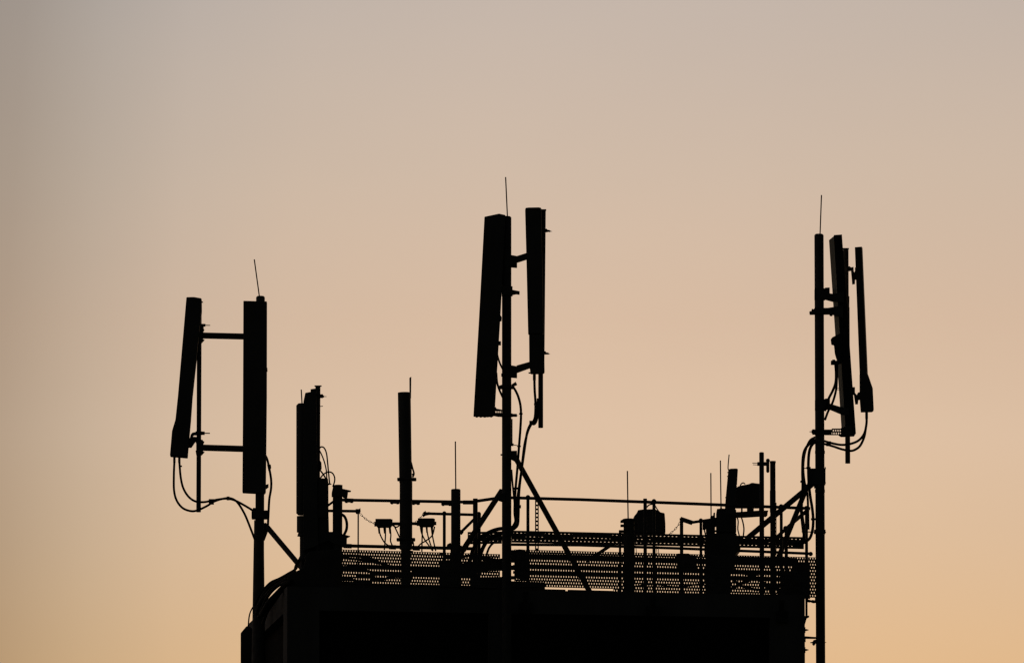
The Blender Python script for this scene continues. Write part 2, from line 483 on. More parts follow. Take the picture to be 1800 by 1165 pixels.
# left mast, on the left wall
VL = 1.5
ml = mast(456.5, VL, 520.5, 15.5, 1400, 'shortest of the three tall masts, at the left wall with outrigger arms and brace', ((456.2, 523), (447, 456)))
m = MB(); m.cyl(at(455, 946, VL), at(455.2, 914, VL), .054, .052); m.build('sleeve', STEEL, ml)
p0 = at(455, 945, VL); p1 = at(456, 1420, VL)
MB().cyl(Vector((p0.x, p0.y, p1.z)), p0, 0.095, 0.055, 20).build('base_column', STEEL, ml)
m = MB(); m.pbox(442.3, 896, 471.6, 913, VL - 0.02, 0.13, 0.006); m.pbox(444.5, 892, 449, 897, VL, .05); m.build('clamp', STEEL, ml)
m = MB(); m.prism([(463, 919), (468, 918), (473, 927), (471, 934), (465, 950), (459, 950), (459, 920)], VL, 0.04); m.build('brace_plate', STEEL, ml)
MB().bar(469, 925, 560, 1033, VL, 9.4, 0.7).build('brace', STEEL, ml)
MB().bar(350, 589.5, 456, 592, VL, 11).build('arm', STEEL, ml)
MB().bar(350, 786.3, 456, 789.5, VL, 11.2).build('arm', STEEL, ml)
MB().pole(349.8, 526, 899.5, VL, 8.2).build('side_pole', STEEL, ml)
for y in (589.5, 786.3):
    m = MB()
    m.prism([(345, y - 14), (356, y - 14), (357.5, y - 11.5), (359.2, y - 11), (357, y - 6), (357, y + 8), (359.5, y + 8.5), (354.5, y + 14), (345, y + 14), (343.8, y + 7), (345, y + 6), (345, y - 8), (343.8, y - 10)], VL, 0.06)
    m.build('arm_clamp', STEEL, ml)

# centre mast
VC = -0.08
mc = mast(890.6, VC, 380.5, 16.6, 1300, 'tallest mast in the middle with two braces and stacked side brackets', ((892, 382), (888.8, 311.5)))
MB().bar(905, 802, 1038, 1042, VC + .1, 9.5, 0.35).build('brace', STEEL, mc)
MB().bar(882, 862, 808, 975, VC + .1, 10.0, 0.6).build('brace', STEEL, mc)
m = MB(); m.prism([(893, 792), (908.8, 791.5), (909, 803), (906, 812), (899, 808), (893, 808)], VC, 0.11); q = m.build('brace_plate', STEEL, mc)
MB().bar(884, 799, 880, 799, VC, 3).build('bolt', STEEL, q)
m = MB(); m.prism([(888, 866), (880, 868), (876.5, 864.5), (877, 871), (872, 874), (873, 879), (888, 884)], VC, 0.11); m.build('brace_plate', STEEL, mc)
for yo, ye in ((0, 0), (193.5, 193)):
    m = MB(); m.prism([(886, 448 + yo), (900, 448.3 + yo), (909, 450 + yo), (909, 471.3 + yo), (900, 470.6 + yo), (886, 470 + yo)], VC, 0.10, 0.004)
    m.build('arm_clamp', STEEL, mc)
    dx = 5 if yo else 0
    MB().prism([(908, 450.2 + yo), (925 + dx, 444.8 + ye - dx * .4), (948, 439 + ye), (948, 451 + ye), (925 + dx, 457 + ye - dx * .4), (908, 462.5 + yo)], VC - .02, 0.07).build('arm', STEEL, mc)
m = MB(); m.pbox(881.8, 503, 901, 521, VC - .02, .12); m.prism([(899, 509), (913.5, 511.8), (913.3, 518.3), (907, 517.5), (899, 519.3)], VC, .07); m.build('panel_clamp', STEEL, mc)
m = MB(); m.pbox(876, 678, 902, 684, VC, .11); m.prism([(899, 675.5), (906.5, 670.5), (909, 675.5), (903, 679.5), (899, 680.5)], VC, .05); m.prism([(874.5, 678.5), (883, 675.5), (883, 683), (876.5, 685.5)], VC - .06, .05); m.build('cable_clamp', STEEL, mc)
m = MB(); m.pbox(898, 727, 908.5, 732.5, VC, .06); m.bolt(907, 730, VC, 911); m.pbox(881, 726, 901, 733, VC, .12); m.build('panel_clamp', STEEL, mc)
m = MB(); m.bar(899, 781, 913, 783.3, VC, 1.4); m.bar(896, 780.5, 902.5, 781.5, VC, 5); m.build('cable_standoff', STEEL, mc)
MB().pole(899.4, 736, 780, VC + .03, 3.2).build('conduit_clip', STEEL, mc)
MB().pbox(881, 656, 884, 662, VC - .05, .05).build('cable_clamp', STEEL, mc)
MB().pbox(898, 924, 903, 944, VC, .05).build('cable_clamp', STEEL, mc)

for y0, y1 in ((966, 988.5), (993, 1001.5), (1011.5, 1018)):
    MB().pbox(894, y0, 906, y1, 0.06, .03).build('foot_bracket', STEEL, mc)

# right mast, outside the right wall
VR = 0.35
mr = mast(1441.3, VR, 411.5, 16.4, 1300, 'tall mast outside the right wall with long braces to the roof', ((1441.5, 413), (1444, 343)))
MB().bar(1432, 847, 1312, 947, VR, 10, 0.7).build('brace', STEEL, mr)
MB().bar(1420, 852, 1366, 985, VR + .1, 9, 0.7).build('brace', STEEL, mr)
m = MB(); m.pbox(1419.8, 822.5, 1451, 853, VR, 0.10, .005); m.bar(1450, 822.5, 1451.4, 822.5, VR, 4); m.bar(1450, 848, 1451.4, 848, VR, 3)
m.prism([(1420, 840), (1434, 840), (1434, 858), (1431, 858), (1431, 853), (1418, 856)], VR, .05); m.build('brace_plate', STEEL, mr)
MB().bar(1412, 822.6, 1422, 822.6, VR, 1.5).build('cable_standoff', STEEL, mr)
m = MB(); m.bar(1409, 934, 1452, 935, VR, 1.8); m.pbox(1431, 930, 1451, 938.5, VR, .11); m.build('cable_standoff', STEEL, mr)
m = MB(); m.prism([(1431.7, 507), (1450, 506.5), (1450, 505.5), (1458.3, 505), (1458.3, 515.5), (1464, 518.5), (1474, 517), (1474, 530), (1464.5, 531), (1450.5, 527), (1450, 528.5), (1431.7, 528)], VR, .10, .004); m.build('panel_clamp', STEEL, mr)
m = MB(); m.prism([(1422.8, 547), (1426, 546.6), (1427, 542.3), (1430, 543.5), (1432, 541), (1455, 541), (1474, 538), (1474, 554), (1463, 554), (1463, 556), (1459, 555.5), (1458, 553.2), (1423.5, 553.5)], VR - .02, .10); m.build('panel_clamp', STEEL, mr)
m = MB(); m.prism([(1432.5, 701), (1450, 701), (1450, 700), (1458.8, 699.5), (1458.8, 709), (1479, 717.5), (1487, 716), (1487, 729), (1479, 728.8), (1457, 719.5), (1451, 721), (1432.5, 722.5)], VR, .10, .004); m.build('panel_clamp', STEEL, mr)
# slotted lower bracket
m = MB(); m.bar(1423, 758.5, 1430, 758.5, VR - .04, 1.4); m.bar(1427, 758.5, 1434, 758.5, VR - .04, 6.5); m.pbox(1428, 754, 1432, 764, VR - .04, .06)
def q3(a, b, c, d):
    m.prism([(a, c), (b, c), (b, d), (a, d)], VR - .05, .004, comp=False)
q3(1432, 1462, 754.6, 764.2); q3(1462, 1482, 752.8, 755.2); q3(1462, 1482, 757.6, 760); q3(1450, 1482, 762.6, 764.6)
for x in range(1462, 1482, 4): q3(x, x + 2, 755, 757.8)
for x in range(1462, 1482, 4): q3(x + 1, x + 3, 759.8, 762.8)
m.prism([(1474, 764), (1486, 764), (1486, 768), (1478, 768)], VR - .05, .05)
m.build('slotted_bracket', STEEL, mr)
m = MB(); m.bar(1418, 1055, 1434, 1057.3, VR, 4); m.bar(1419, 1055.3, 1424, 1055.9, VR, 5); m.bar(1427, 1056.3, 1432, 1057, VR, 5.6); m.build('wall_strut', STEEL, mr)
m = MB(); m.prism([(1415, 1117.3), (1434, 1118.6), (1434, 1122.4), (1415, 1122.2)], VR, .04); m.build('wall_strut', STEEL, mr)
m = MB(); m.prism([(1434, 1123), (1430, 1124), (1428, 1127), (1424, 1128), (1424, 1129.6), (1428, 1130), (1428, 1133), (1431, 1134.5), (1434, 1131)], VR, .06); q = m.build('wall_clamp', STEEL, mr)
MB().bolt(1448, 1128, VR, 1452.5, 2.4).build('bolt', STEEL, q)
for y in (792, 826, 860, 1050): 
    MB().pole(1441.3, y, y + 5, VR, 17.6).build('band_clamp', STEEL, mr)
m = MB(); m.pole(1417.6, 1048, 1083, 0.2, 4.0)
one(m.build('drain_pipe', STEEL), 'thin short pipe hugging the right wall corner under the screen', 'pipe')

# ------------------------------------------------------------------ panel antennas
PG = 'panel antennas on the masts'
# A: far left, tilted
pa = T('panel_antenna', 'tilted slim panel antenna at far left, held off on outrigger arms', 'antenna', at(315, 806, VL), PG)
MB().prism([(328, 522), (341, 521.7), (354.6, 524), (354.8, 545), (338.4, 700), (335.6, 740), (333, 768), (329.8, 806), (299, 803.4), (302.7, 760.4), (308.7, 740.5), (313, 700)], VL - .04, .16, .008).build('radome', RADOME, pa)
MB().prism([(352, 528), (357, 530.5), (357, 532), (352, 533)], VL, .05).build('top_lug', STEEL, pa)
m = MB(); m.pbox(350, 570, 358, 579, VL, .06); q = m.build('upper_bracket', STEEL, pa)
MB().bolt(354, 571.5, VL, 369.5, 3.4).build('bolt', STEEL, q)
m = MB(); m.prism([(334, 769), (335.5, 763), (338.5, 759.8), (345, 758.8), (346, 764), (341, 764), (338, 767), (346, 767.5), (346, 773), (336.5, 787), (331, 787), (332, 771)], VL, .05)
m.pbox(344, 757.5, 355, 764.5, VL, .09); q = m.build('lower_bracket', STEEL, pa)
MB().bolt(352, 761, VL, 369, 4.2).build('bolt', STEEL, q)
for x in (306.5, 315.2): MB().pole(x, 803, 813, VL - .04, 4.4).build('connector', DARK, pa)
cable('outermost cable looping from the far left antenna under its side pole', [(306.5, 811), (305.6, 835), (306, 862), (311, 880), (322, 893), (338, 898), (352, 894.5), (366, 887.5), (374, 882), (388, 877), (402, 875), (412, 878), (420, 886), (430, 903), (438, 922), (448, 948)], 4.0, VL - .06, ties=((371.5, 881.5, 9, 10, VL - .06), (401, 875.5, 5, 7, VL - .06)))
cable('inner cable looping from the far left antenna to the left mast clamp', [(315.2, 811), (317.6, 838), (322, 857), (331, 872), (343, 880.5), (358, 882), (372, 879.5), (386, 877), (400, 876), (414, 879.5), (430, 888), (445, 897)], 4.0, VL - .03, ties=((317, 819, 6, 3, VL - .03),))
# B: in front of left mast
pb = T('panel_antenna', 'wide upright panel antenna covering the left mast', 'antenna', at(447, 868, VL), PG)
MB().prism([(428, 528.5), (469.3, 529.5), (469, 700), (468, 800), (467.2, 866), (465.5, 869), (426.2, 867), (427.3, 700)], VL - .15, .12, .006).build('radome', RADOME, pb)
MB().prism([(467, 645), (470, 646), (470.3, 653), (467, 655)], VL - .12, .05).build('clamp_end', STEEL, pb)
m = MB(); m.prism([(465, 852), (472, 850), (472, 856.5), (466, 861)], VL - .12, .05); m.build('clamp_end', STEEL, pb)
m = MB(); m.prism([(469.5, 816), (476, 815.8), (476.8, 822), (474, 828), (471.5, 827)], VL - .12, .04); m.build('connector', DARK, pb)
cable('cable running down beside the wide panel antenna on the left mast', [(466, 799), (470, 808), (473.5, 824), (476.5, 842), (476.5, 858), (473.5, 876), (472.3, 895), (471, 922)], 4.2, VL - .1)

# F: centre left, tilted
pf = T('panel_antenna', 'large leaning panel antenna left of the tallest mast', 'antenna', at(852, 732, VC), PG)
ff = MB()
fv = VC - .05
ff_pts = [(851.6, 382.5), (877.2, 377), (858, 731.5), (832.3, 731.5)]
ff.prism([(851.6, 381), (877.2, 375.5), (888.5, 378), (880, 548), (873.7, 655), (870, 720), (868.5, 731), (858, 733.5), (832.2, 732.5), (842, 560)], fv, .10, .006)
ff.build('radome', RADOME, pf)
m = MB(); m.prism([(875, 555.5), (880, 554), (882, 557.5), (881.5, 564.5), (875, 566.5)], fv + .05, .05); m.build('tilt_bracket', STEEL, pf)
MB().pbox(873, 599.5, 880.6, 607, fv + .05, .05).build('tilt_bracket', STEEL, pf)
m = MB()
m.prism([(868, 720), (871, 715), (873, 718.5), (884, 720.5), (884, 722), (868, 722)], fv + .04, .05, comp=False)
m.prism([(855, 730), (868, 725.5), (884, 726), (884, 732), (876, 732), (868, 730.5), (864, 733), (857, 731.5)], fv + .04, .05, comp=False)
for x in (869, 872.8, 876.4, 880): m.prism([(x, 721.5), (x + 1.9, 721.5), (x + 1.9, 726.5), (x, 726.5)], fv + .04, .05, comp=False)
m.build('lower_bracket', STEEL, pf)
for x in (838, 845, 852): MB().pole(x, 729, 733.5, fv, 4).build('connector', DARK, pf)
cable('short cable crossing from the leaning panel to the tallest mast, upper', [(873.5, 618), (875, 627), (879, 639), (884.5, 650)], 3.4, VC - .04)
cable('short cable crossing from the leaning panel to the tallest mast, lower', [(872.5, 655), (873.6, 670), (877, 683), (885, 701)], 3.8, VC - .04)
cable('lone cable bowing out to the right of the tallest mast', [(901.5, 679), (906.5, 687), (911, 697), (914.8, 712), (915.8, 730), (914.6, 755), (912.3, 785), (909.5, 822), (905.8, 865), (904.5, 899), (906, 915), (902, 924)], 4.4, VC + .02, ties=((915.6, 727, 6.5, 3, VC + .02), (912.4, 784, 6.5, 3, VC + .02), (906.5, 858, 8, 4, VC + .02)))
# G: centre right
pg = T('panel_antenna', 'rounded tube-like panel antenna right of the tallest mast on two arms', 'antenna', at(944, 656, VC), PG)
m = MB(); m.prism([(923, 366), (926, 364.6), (949, 364.2), (952, 366), (955.5, 590), (928.4, 589.5), (925.2, 450)], VC - .02, .13, .015); m.build('radome', RADOME, pg)
MB().prism([(930, 588), (956.3, 588), (957.4, 656), (954, 658), (932.5, 658), (930.4, 640)], VC - .02, .12, .008).build('end_housing', RADOME, pg)
m = MB(); m.pole(950.4, 655, 751.5, VC + .06, 8.6); m.cyl(at(955, 370, VC + .06), at(953, 655, VC + .06), .027, .024); m.pbox(951, 367.8, 960.2, 371, VC + .06, .05); m.build('mounting_pole', STEEL, pg)
m = MB(); m.prism([(956, 402.5), (961, 402), (962.5, 404), (966, 404.5), (968, 407), (958, 409)], VC + .06, .05); q = m.build('clamp_jaw', STEEL, pg)
MB().bolt(965, 406.5, VC + .06, 970.5, 2.0).build('bolt', STEEL, q)
m = MB(); m.prism([(955, 617), (959, 617), (960, 619.2), (964, 619.6), (965, 622.5), (956, 623.5)], VC + .06, .05); q = m.build('clamp_jaw', STEEL, pg)
MB().bolt(962, 621.5, VC + .06, 967, 2.0).build('bolt', STEEL, q)
for y in (433, 453): MB().bar(955, y, 958.4, y, VC + .06, 2.6).build('rivet', STEEL, pg)
m = MB(); m.pbox(929, 654, 933, 656.5, VC, .04); m.build('bracket_end', STEEL, pg)
MB().pole(939.3, 655, 668, VC - .02, 5.4).build('connector', DARK, pg)
cable('cable hanging from the tube-like antenna, looping at a knot and dropping to the roof', [(939.3, 664), (939.8, 685), (941.3, 710), (940, 734), (934, 745), (929, 755), (925, 768), (921, 788), (916.5, 828), (912.5, 865), (911.5, 905), (910, 922), (903, 930)], 4.4, VC, ties=((941.5, 710, 5.8, 4, VC), (936, 742.5, 11, 7, VC), (911.8, 890, 8, 6, VC)))
cable('second strand beside the knot of the tube-like antenna cable', [(945.8, 700), (945.2, 722), (943.2, 738), (939, 745), (933, 745), (927.5, 757), (924.5, 772), (920.5, 800), (914, 845), (908.5, 885), (907, 915), (900, 927)], 4.6, VC + .03)
cable('thin strand along the right side of the tallest mast foot', [(899, 825), (901, 850), (904, 880), (905, 905)], 3.4, VC + .03)
cable('thick cable curling from the tallest mast foot down into the tray', [(908, 912), (905, 924), (893, 928), (878, 929), (862, 934), (845, 945), (832, 965), (825, 990)], 7, .3)
cable('second curling cable from the tallest mast foot into the tray', [(909, 918), (900, 930), (884, 936), (868, 942), (855, 952), (846, 970), (842, 990)], 7, .34)
cable('third curling cable from the tallest mast foot, nearest to the tray', [(885, 944), (872, 950), (860, 962), (852, 985)], 4, .38)

# O: right mast panel
po = T('panel_antenna', 'panel antenna with pale side face beside the right mast', 'antenna', at(1490, 768, VR), PG)
ta, tb = at(1465.3, 413.5, VR - .10), at(1486.4, 767, VR - .10)
m = MB()
def loft(mb, a, b):
    va = [mb.bm.verts.new(p) for p in a]; vb = [mb.bm.verts.new(p) for p in b]
    fs = [mb.bm.faces.new(va), mb.bm.faces.new(vb[::-1])]
    for i in range(len(va)): fs.append(mb.bm.faces.new((va[(i + 1) % len(va)], va[i], vb[i], vb[(i + 1) % len(vb)])))
    bmesh.ops.recalc_face_normals(mb.bm, faces=fs)
fo = VR - .10
loft(m, [at(1466.2, 414.6, fo), at(1479.6, 412.4, fo), at(1481.5, 440, fo + .12), at(1457.2, 422.2, fo + .12)],
        [at(1488, 765.5, fo), at(1502, 764, fo), at(1504.5, 760, fo + .12), at(1479.4, 757, fo + .12)])
m.build('radome', BEIGE, po)
m = MB(); loft(m, [at(1465.6, 413.2, fo - .012), at(1480, 412.2, fo - .012), at(1480, 412.6, fo + .004), at(1465.6, 413.9, fo + .004)], [at(1487.0, 767.5, fo - .012), at(1501, 767, fo - .012), at(1504.6, 761.5, fo + .004), at(1487.0, 766, fo + .004)])
m.build('back_plate', DARK, po)
m = MB(); m.pole(1487, 438, 545, fo + .2, 9.6); m.pole(1489.6, 540, 814, fo + .2, 8.8); m.pbox(1481, 436, 1492.2, 438.6, fo + .2, .05)
m.prism([(1488, 520.5), (1493, 520.5), (1492.8, 545.5), (1488, 545.5)], fo + .2, .06); m.build('mounting_pole', STEEL, po)
m = MB(); m.prism([(1472, 588), (1479, 584), (1479, 640), (1473, 640), (1467.5, 622), (1466, 606), (1461.5, 605), (1460.2, 596), (1463, 592.5)], fo - .03, .05, .004); m.build('tilt_unit', DARK, po)
m = MB(); m.pbox(1460.5, 633.5, 1474, 641.5, fo - .03, .05, .003); m.pbox(1463, 631.8, 1468, 634, fo - .03, .03); m.build('connector', DARK, po)
m = MB(); m.pbox(1470, 681.6, 1478, 682.6, fo, .01); m.pbox(1470, 684.2, 1478, 685.2, fo, .01); m.build('cable_standoff', STEEL, po)
# dark grips where the mast clamps hold the panel
MB().prism([(1464, 518), (1475, 514), (1484, 514), (1484, 532), (1464.5, 530)], fo - .03, .03).build('grip', STEEL, po)
MB().prism([(1466, 540), (1474, 537), (1482, 537), (1482, 560), (1474, 556), (1466, 555)], fo - .03, .03).build('grip', STEEL, po)
MB().prism([(1478, 719), (1484, 716), (1492, 716), (1492, 730), (1478, 729)], fo - .03, .03).build('grip', STEEL, po)
MB().prism([(1478, 752), (1490, 748), (1498, 748), (1498, 767), (1478, 766)], fo - .03, .03).build('grip', STEEL, po)
cable('cable from the pale-sided panel curving down to the right mast, outer', [(1468.5, 640), (1469.5, 655), (1468.8, 672), (1464, 686), (1456, 702), (1450, 722)], 4.6, VR - .1)
cable('cable from the pale-sided panel curving down to the right mast, inner', [(1471.5, 640), (1471, 665), (1469.6, 685), (1464, 706), (1456, 722), (1450, 738)], 4.2, VR - .08)
# P: far right thin
pp = T('panel_antenna', 'thinnest panel antenna at far right with flared connector foot', 'antenna', at(1523, 724, VR), PG)
m = MB(); loft(m, [at(1502.6, 434.5, VR - .05), at(1514.6, 433.6, VR - .05), at(1516.2, 436, VR + .03), at(1502.8, 436, VR + .03)],
               [at(1511.2, 660, VR - .05), at(1524, 660, VR - .05), at(1525.6, 659, VR + .03), at(1511.2, 659, VR + .03)])
m.build('radome', RADOME, pp)
MB().prism([(1511, 656), (1525.4, 657), (1534, 682), (1535.8, 722.5), (1533, 724.6), (1513.2, 725), (1512.6, 718), (1511.2, 700)], VR - .01, .10, .006).build('connector_housing', RADOME, pp)
m = MB(); m.prism([(1489, 468), (1494, 468), (1495.5, 470), (1500.2, 469), (1500.6, 476.5), (1501.5, 480), (1503, 476), (1503, 470), (1504.5, 470), (1505.5, 492), (1503, 492), (1502.7, 499.5), (1498.2, 500.3), (1496, 475), (1489, 476.5)], VR, .05); m.build('upper_bracket', STEEL, pp)
m = MB(); m.prism([(1493, 680), (1502.8, 680), (1502.8, 690), (1505.8, 695), (1508, 689.5), (1513, 688.5), (1513, 703), (1509, 703), (1508, 710.5), (1503.5, 710.8), (1501, 693), (1493, 692)], VR, .05); m.build('lower_bracket', STEEL, pp)
MB().pole(1523.3, 722, 736, VR, 5).build('connector', DARK, pp)
cable('upper of two cables swinging from the thin far right antenna back to the mast', [(1523.3, 730), (1523, 745), (1519, 762), (1509, 774), (1494, 780), (1479, 781.5), (1464, 779), (1446, 774)], 4.4, VR, ties=((1456.5, 779.5, 8, 9, VR),))
cable('lower of two cables swinging from the thin far right antenna back to the mast', [(1522, 752), (1519, 768), (1512, 783), (1503, 790), (1494, 792), (1479, 789), (1464, 784), (1446, 779)], 4.4, VR + .03)
cable('outermost cable arcing left of the right mast', [(1436, 772), (1426, 777), (1416, 788), (1411.5, 803), (1410.5, 830), (1411, 855), (1409.5, 880), (1409, 905), (1411.5, 930), (1414, 950), (1405, 958)], 5.0, VR, ties=((1410.6, 846, 7.5, 4, VR), (1409.2, 893, 7.5, 4, VR)))
cable('middle cable arcing left of the right mast', [(1434, 776), (1427, 782), (1422.5, 794), (1421, 815), (1421.5, 845), (1424, 870), (1428, 895), (1429.5, 915), (1428, 932), (1423, 946), (1412, 954)], 5.2, VR - .04, ties=((1421.2, 822, 7.6, 4, VR - .04), (1429.4, 912, 7.8, 4, VR - .04)))
cable('inner cable slipping behind the right mast brace', [(1433, 768), (1423, 775), (1415, 795), (1412, 820), (1414, 845), (1418, 862), (1420, 880), (1421, 930)], 4.2, VR + .05)
cable('cable leaving the right mast brace down to the tray end', [(1414, 850), (1409, 872), (1408, 890), (1411, 915), (1414, 935), (1410, 950), (1396, 957)], 6.0, VR + .1)

# ------------------------------------------------------------------ left pole cluster
VX = 0.6
c1 = T('tube_antenna', 'smooth tube antenna at the left edge of the left cluster', 'antenna', base(529, VX), 'tube antennas on short poles')
m = MB(); m.pole(530, 709, 905, VX, 19, 18, bevel=.02); m.pole(531, 907, 935, VX, 18.6); m.pole(531.5, 935, 942, VX, 14, 18); m.build('radome', RADOME, c1)
MB().pole(533, 940, None, VX, 12).build('pole', STEEL, c1)
MB().line([(531, 711), (529.5, 684.5)], VX, 2.2).build('lightning_rod', ROD, c1)
c2 = T('panel_antenna', 'narrow panel antenna squeezed between tube antenna and stepped pole top', 'antenna', at(546, 960, VX), PG)
MB().prism([(536.8, 690), (546, 688.3), (556, 688), (560, 960), (533, 970), (534, 703)], VX - .02, .12, .006).build('radome', RADOME, c2)
MB().prism([(533.5, 704.5), (538, 704), (538, 960), (533.5, 960)], VX + .06, .03).build('back_rail', STEEL, c2)
MB().prism([(546, 683.8), (555, 682.4), (555, 692), (546, 692)], VX + .03, .06).build('end_cap', STEEL, c2)
c3 = T('equipment_pole', 'stepped flange-topped pole at the right of the left cluster', 'pole', base(558, VX), 'short roof poles')
m = MB(); m.cyl(Vector((at(557.2, 1000, VX).x, at(557.2, 1000, VX).y, ZR)), at(558.8, 679, VX), .027, .027); m.build('pole', STEEL, c3)
m = MB(); m.pbox(552.8, 677.4, 565.3, 679.2, VX, .06); m.build('cap', STEEL, c3)
m = MB(); m.pbox(560, 692.5, 568, 699.5, VX, .06); q = m.build('clamp', STEEL, c3)
MB().bolt(566, 696.5, VX, 574, 2.4).build('bolt', STEEL, q)
MB().bar(560, 714.3, 567.6, 713.6, VX, 1.4).build('bolt', STEEL, c3)
m = MB(); m.prism([(559, 806), (562, 808), (565, 812), (565.5, 824), (562, 828), (559, 828)], VX, .05); m.build('cable_gland', DARK, c3)
m = T('radio_unit', 'boxy radio unit with looping cables on the left cluster pole', 'radio unit', at(569, 930, VX))
MB().prism([(560, 839.5), (576.6, 840.3), (577.2, 848), (577.4, 912), (560, 912)], VX - .03, .13, .005).build('housing', CAB, m)
MB().prism([(560, 905), (577.6, 905), (578.6, 952), (560, 958)], VX, .12, .005).build('lower_housing', CAB, m)
m_ = MB(); m_.prism([(576, 848.5), (581, 849), (583, 851), (577, 852.5)], VX, .04); m_.build('latch', STEEL, m)
cable('tallest thin loop of cable above the radio unit', [(560.5, 790), (563, 786), (566.5, 785), (570.5, 788), (574, 797), (576, 814), (577.5, 830), (579.5, 850)], 2.6, VX)
cable('second thin loop of cable above the radio unit', [(560.5, 790), (565, 798), (570, 811), (573.5, 826), (574.5, 842)], 2.4, VX + .03)
cable('rounded thin cable looping from radio unit to thick post', [(563, 840), (569, 833), (577, 829), (584, 831), (588, 838), (588, 846), (585, 855)], 2.6, VX - .03)
cable('short thin cable slanting into the top of the radio unit', [(562, 825), (568, 833), (573.5, 842)], 2.8, VX - .05)
o = MB().prism([(537, 985), (536, 976), (545, 968), (601.5, 962), (601.5, 1050), (507, 1048), (506, 1022.5), (519, 1013.5), (522, 1002), (533, 997)], .55, .5, .01).build('housing', CAB)
one(o, 'dark low equipment cabinet under the left pole cluster', 'cabinet')
o.name = 'equipment_cabinet'
m = MB(); m.prism([(527, 940), (560, 930), (600, 955), (600, 975), (537, 982), (533, 972), (527.5, 969)], VX + .1, .12); 
one(m.build('bracket_plate', STEEL), 'broad dark bracket plate tying the left cluster poles together', 'bracket')

# thick post
t = T('equipment_pole', 'thick short post with flared clamps beside the left cluster', 'pole', base(593, VX), 'short roof poles')
m = MB(); m.pole(593.4, 852.8, None, VX, 17); m.pole(594.8, 852.2, 862, VX, 14.6); m.build('pole', STEEL, t)
m = MB(); m.prism([(585, 857), (602, 858.3), (617, 861.6), (616, 863), (611.8, 863.2), (610.3, 876), (604, 875.5), (602, 873), (583, 873.5), (583, 866)], VX - .03, .07); m.build('clamp', STEEL, t)
m = MB(); m.prism([(576, 934), (585, 934), (602, 938), (615.5, 941.4), (609.8, 944), (609.5, 957), (602, 960), (584, 955), (576, 948)], VX - .03, .07); m.build('clamp', STEEL, t)
m = MB(); m.bar(576, 888.5, 586, 881, VX, 4); m.bar(578, 948, 590, 950, VX, 3); m.build('stay', STEEL, t)
cable('thick cable bowing right of the thick short post', [(600, 903), (606, 908), (609.5, 918), (609, 930), (604, 941)], 5, VX - .06)
m = MB(); m.pbox(580, 950, 586, 953.5, .9, .03); m.pbox(579, 956, 583, 958, .9, .03); m.bar(579, 964, 584, 957.5, .9, 2)
one(m.build('bracket', STEEL), 'tiny bracket between the left cluster and thick short post', 'bracket')
# ------------------------------------------------------------------ D: lone tube antenna
t = T('tube_antenna', 'tall lone tube antenna with collars, standing between two wired boxes', 'antenna', base(713, .4), 'tube antennas on short poles')
p0, p1 = at(713, 848, .4), at(710.6, 690, .4)
m = MB(); m.cyl(p0, p1, .0675, .0690, 24); m.build('radome', RADOME, t)
m = MB(); m.pole(713.6, 846, 965, .4, 22.4); m.pole(713.2, 964, None, .4, 17); m.build('pole', STEEL, t)
m = MB(); m.prism([(719.8, 700), (719.6, 664), (723, 661.6), (722.6, 700)], .4, .02); m.build('lightning_rod', STEEL, t)
m = MB(); m.pbox(698.2, 839.4, 732, 845.2, .4, .16, .008); m.build('collar', STEEL, t)
m = MB(); m.pbox(697, 945, 730, 951, .4, .16, .008); m.pbox(704, 951, 727, 956, .4, .12); m.build('collar', STEEL, t)
m = MB(); m.line([(722.5, 812), (725, 822), (727.6, 832), (725.3, 838.5)], .38, 3.2); m.prism([(724, 832), (729.2, 830.5), (727.5, 836), (725, 838)], .38, .02); m.build('cable_loop', RUBBER, t)
for k in range(3): 
    MB().pole(716.5, 968 + 15 * k, 971 + 15 * k, .4, 20).build('band_clamp', STEEL, t)

# wired boxes
def wired(x, y, label, right):
    t = T('junction_box', label, 'junction box', at(x, y + 16, .4), 'wired junction boxes beside the lone tube antenna')
    m = MB(); m.pbox(x - 14, y, x + 14, y + 9, .4, .10, .004); m.pbox(x + 9, y + 1, x + 16, y + 8, .4, .06); m.build('lid', CAB, t)
    m = MB(); m.prism([(x - 16, y + 5), (x + 16, y + 5.5), (x + 16, y + 12), (x + 13, y + 16.5), (x - 10, y + 16.8), (x - 12, y + 14), (x - 16, y + 11.5)], .4, .12, .003); m.build('housing', CAB, t)
    m = MB()
    if right: m.bar(x - 16, y + 10, 718, y + 9.5, .4, 5.5)
    else: m.bar(x + 14, y + 9, 706, y + 9, .4, 5.5)
    m.build('arm', STEEL, t)
    for k in range(3): MB().cyl(at(x - 8 + 9.5 * k, y + 16, .4), at(x - 7.4 + 9.5 * k, y + 26, .4), .0115, .008).build('connector', DARK, t)
    return t


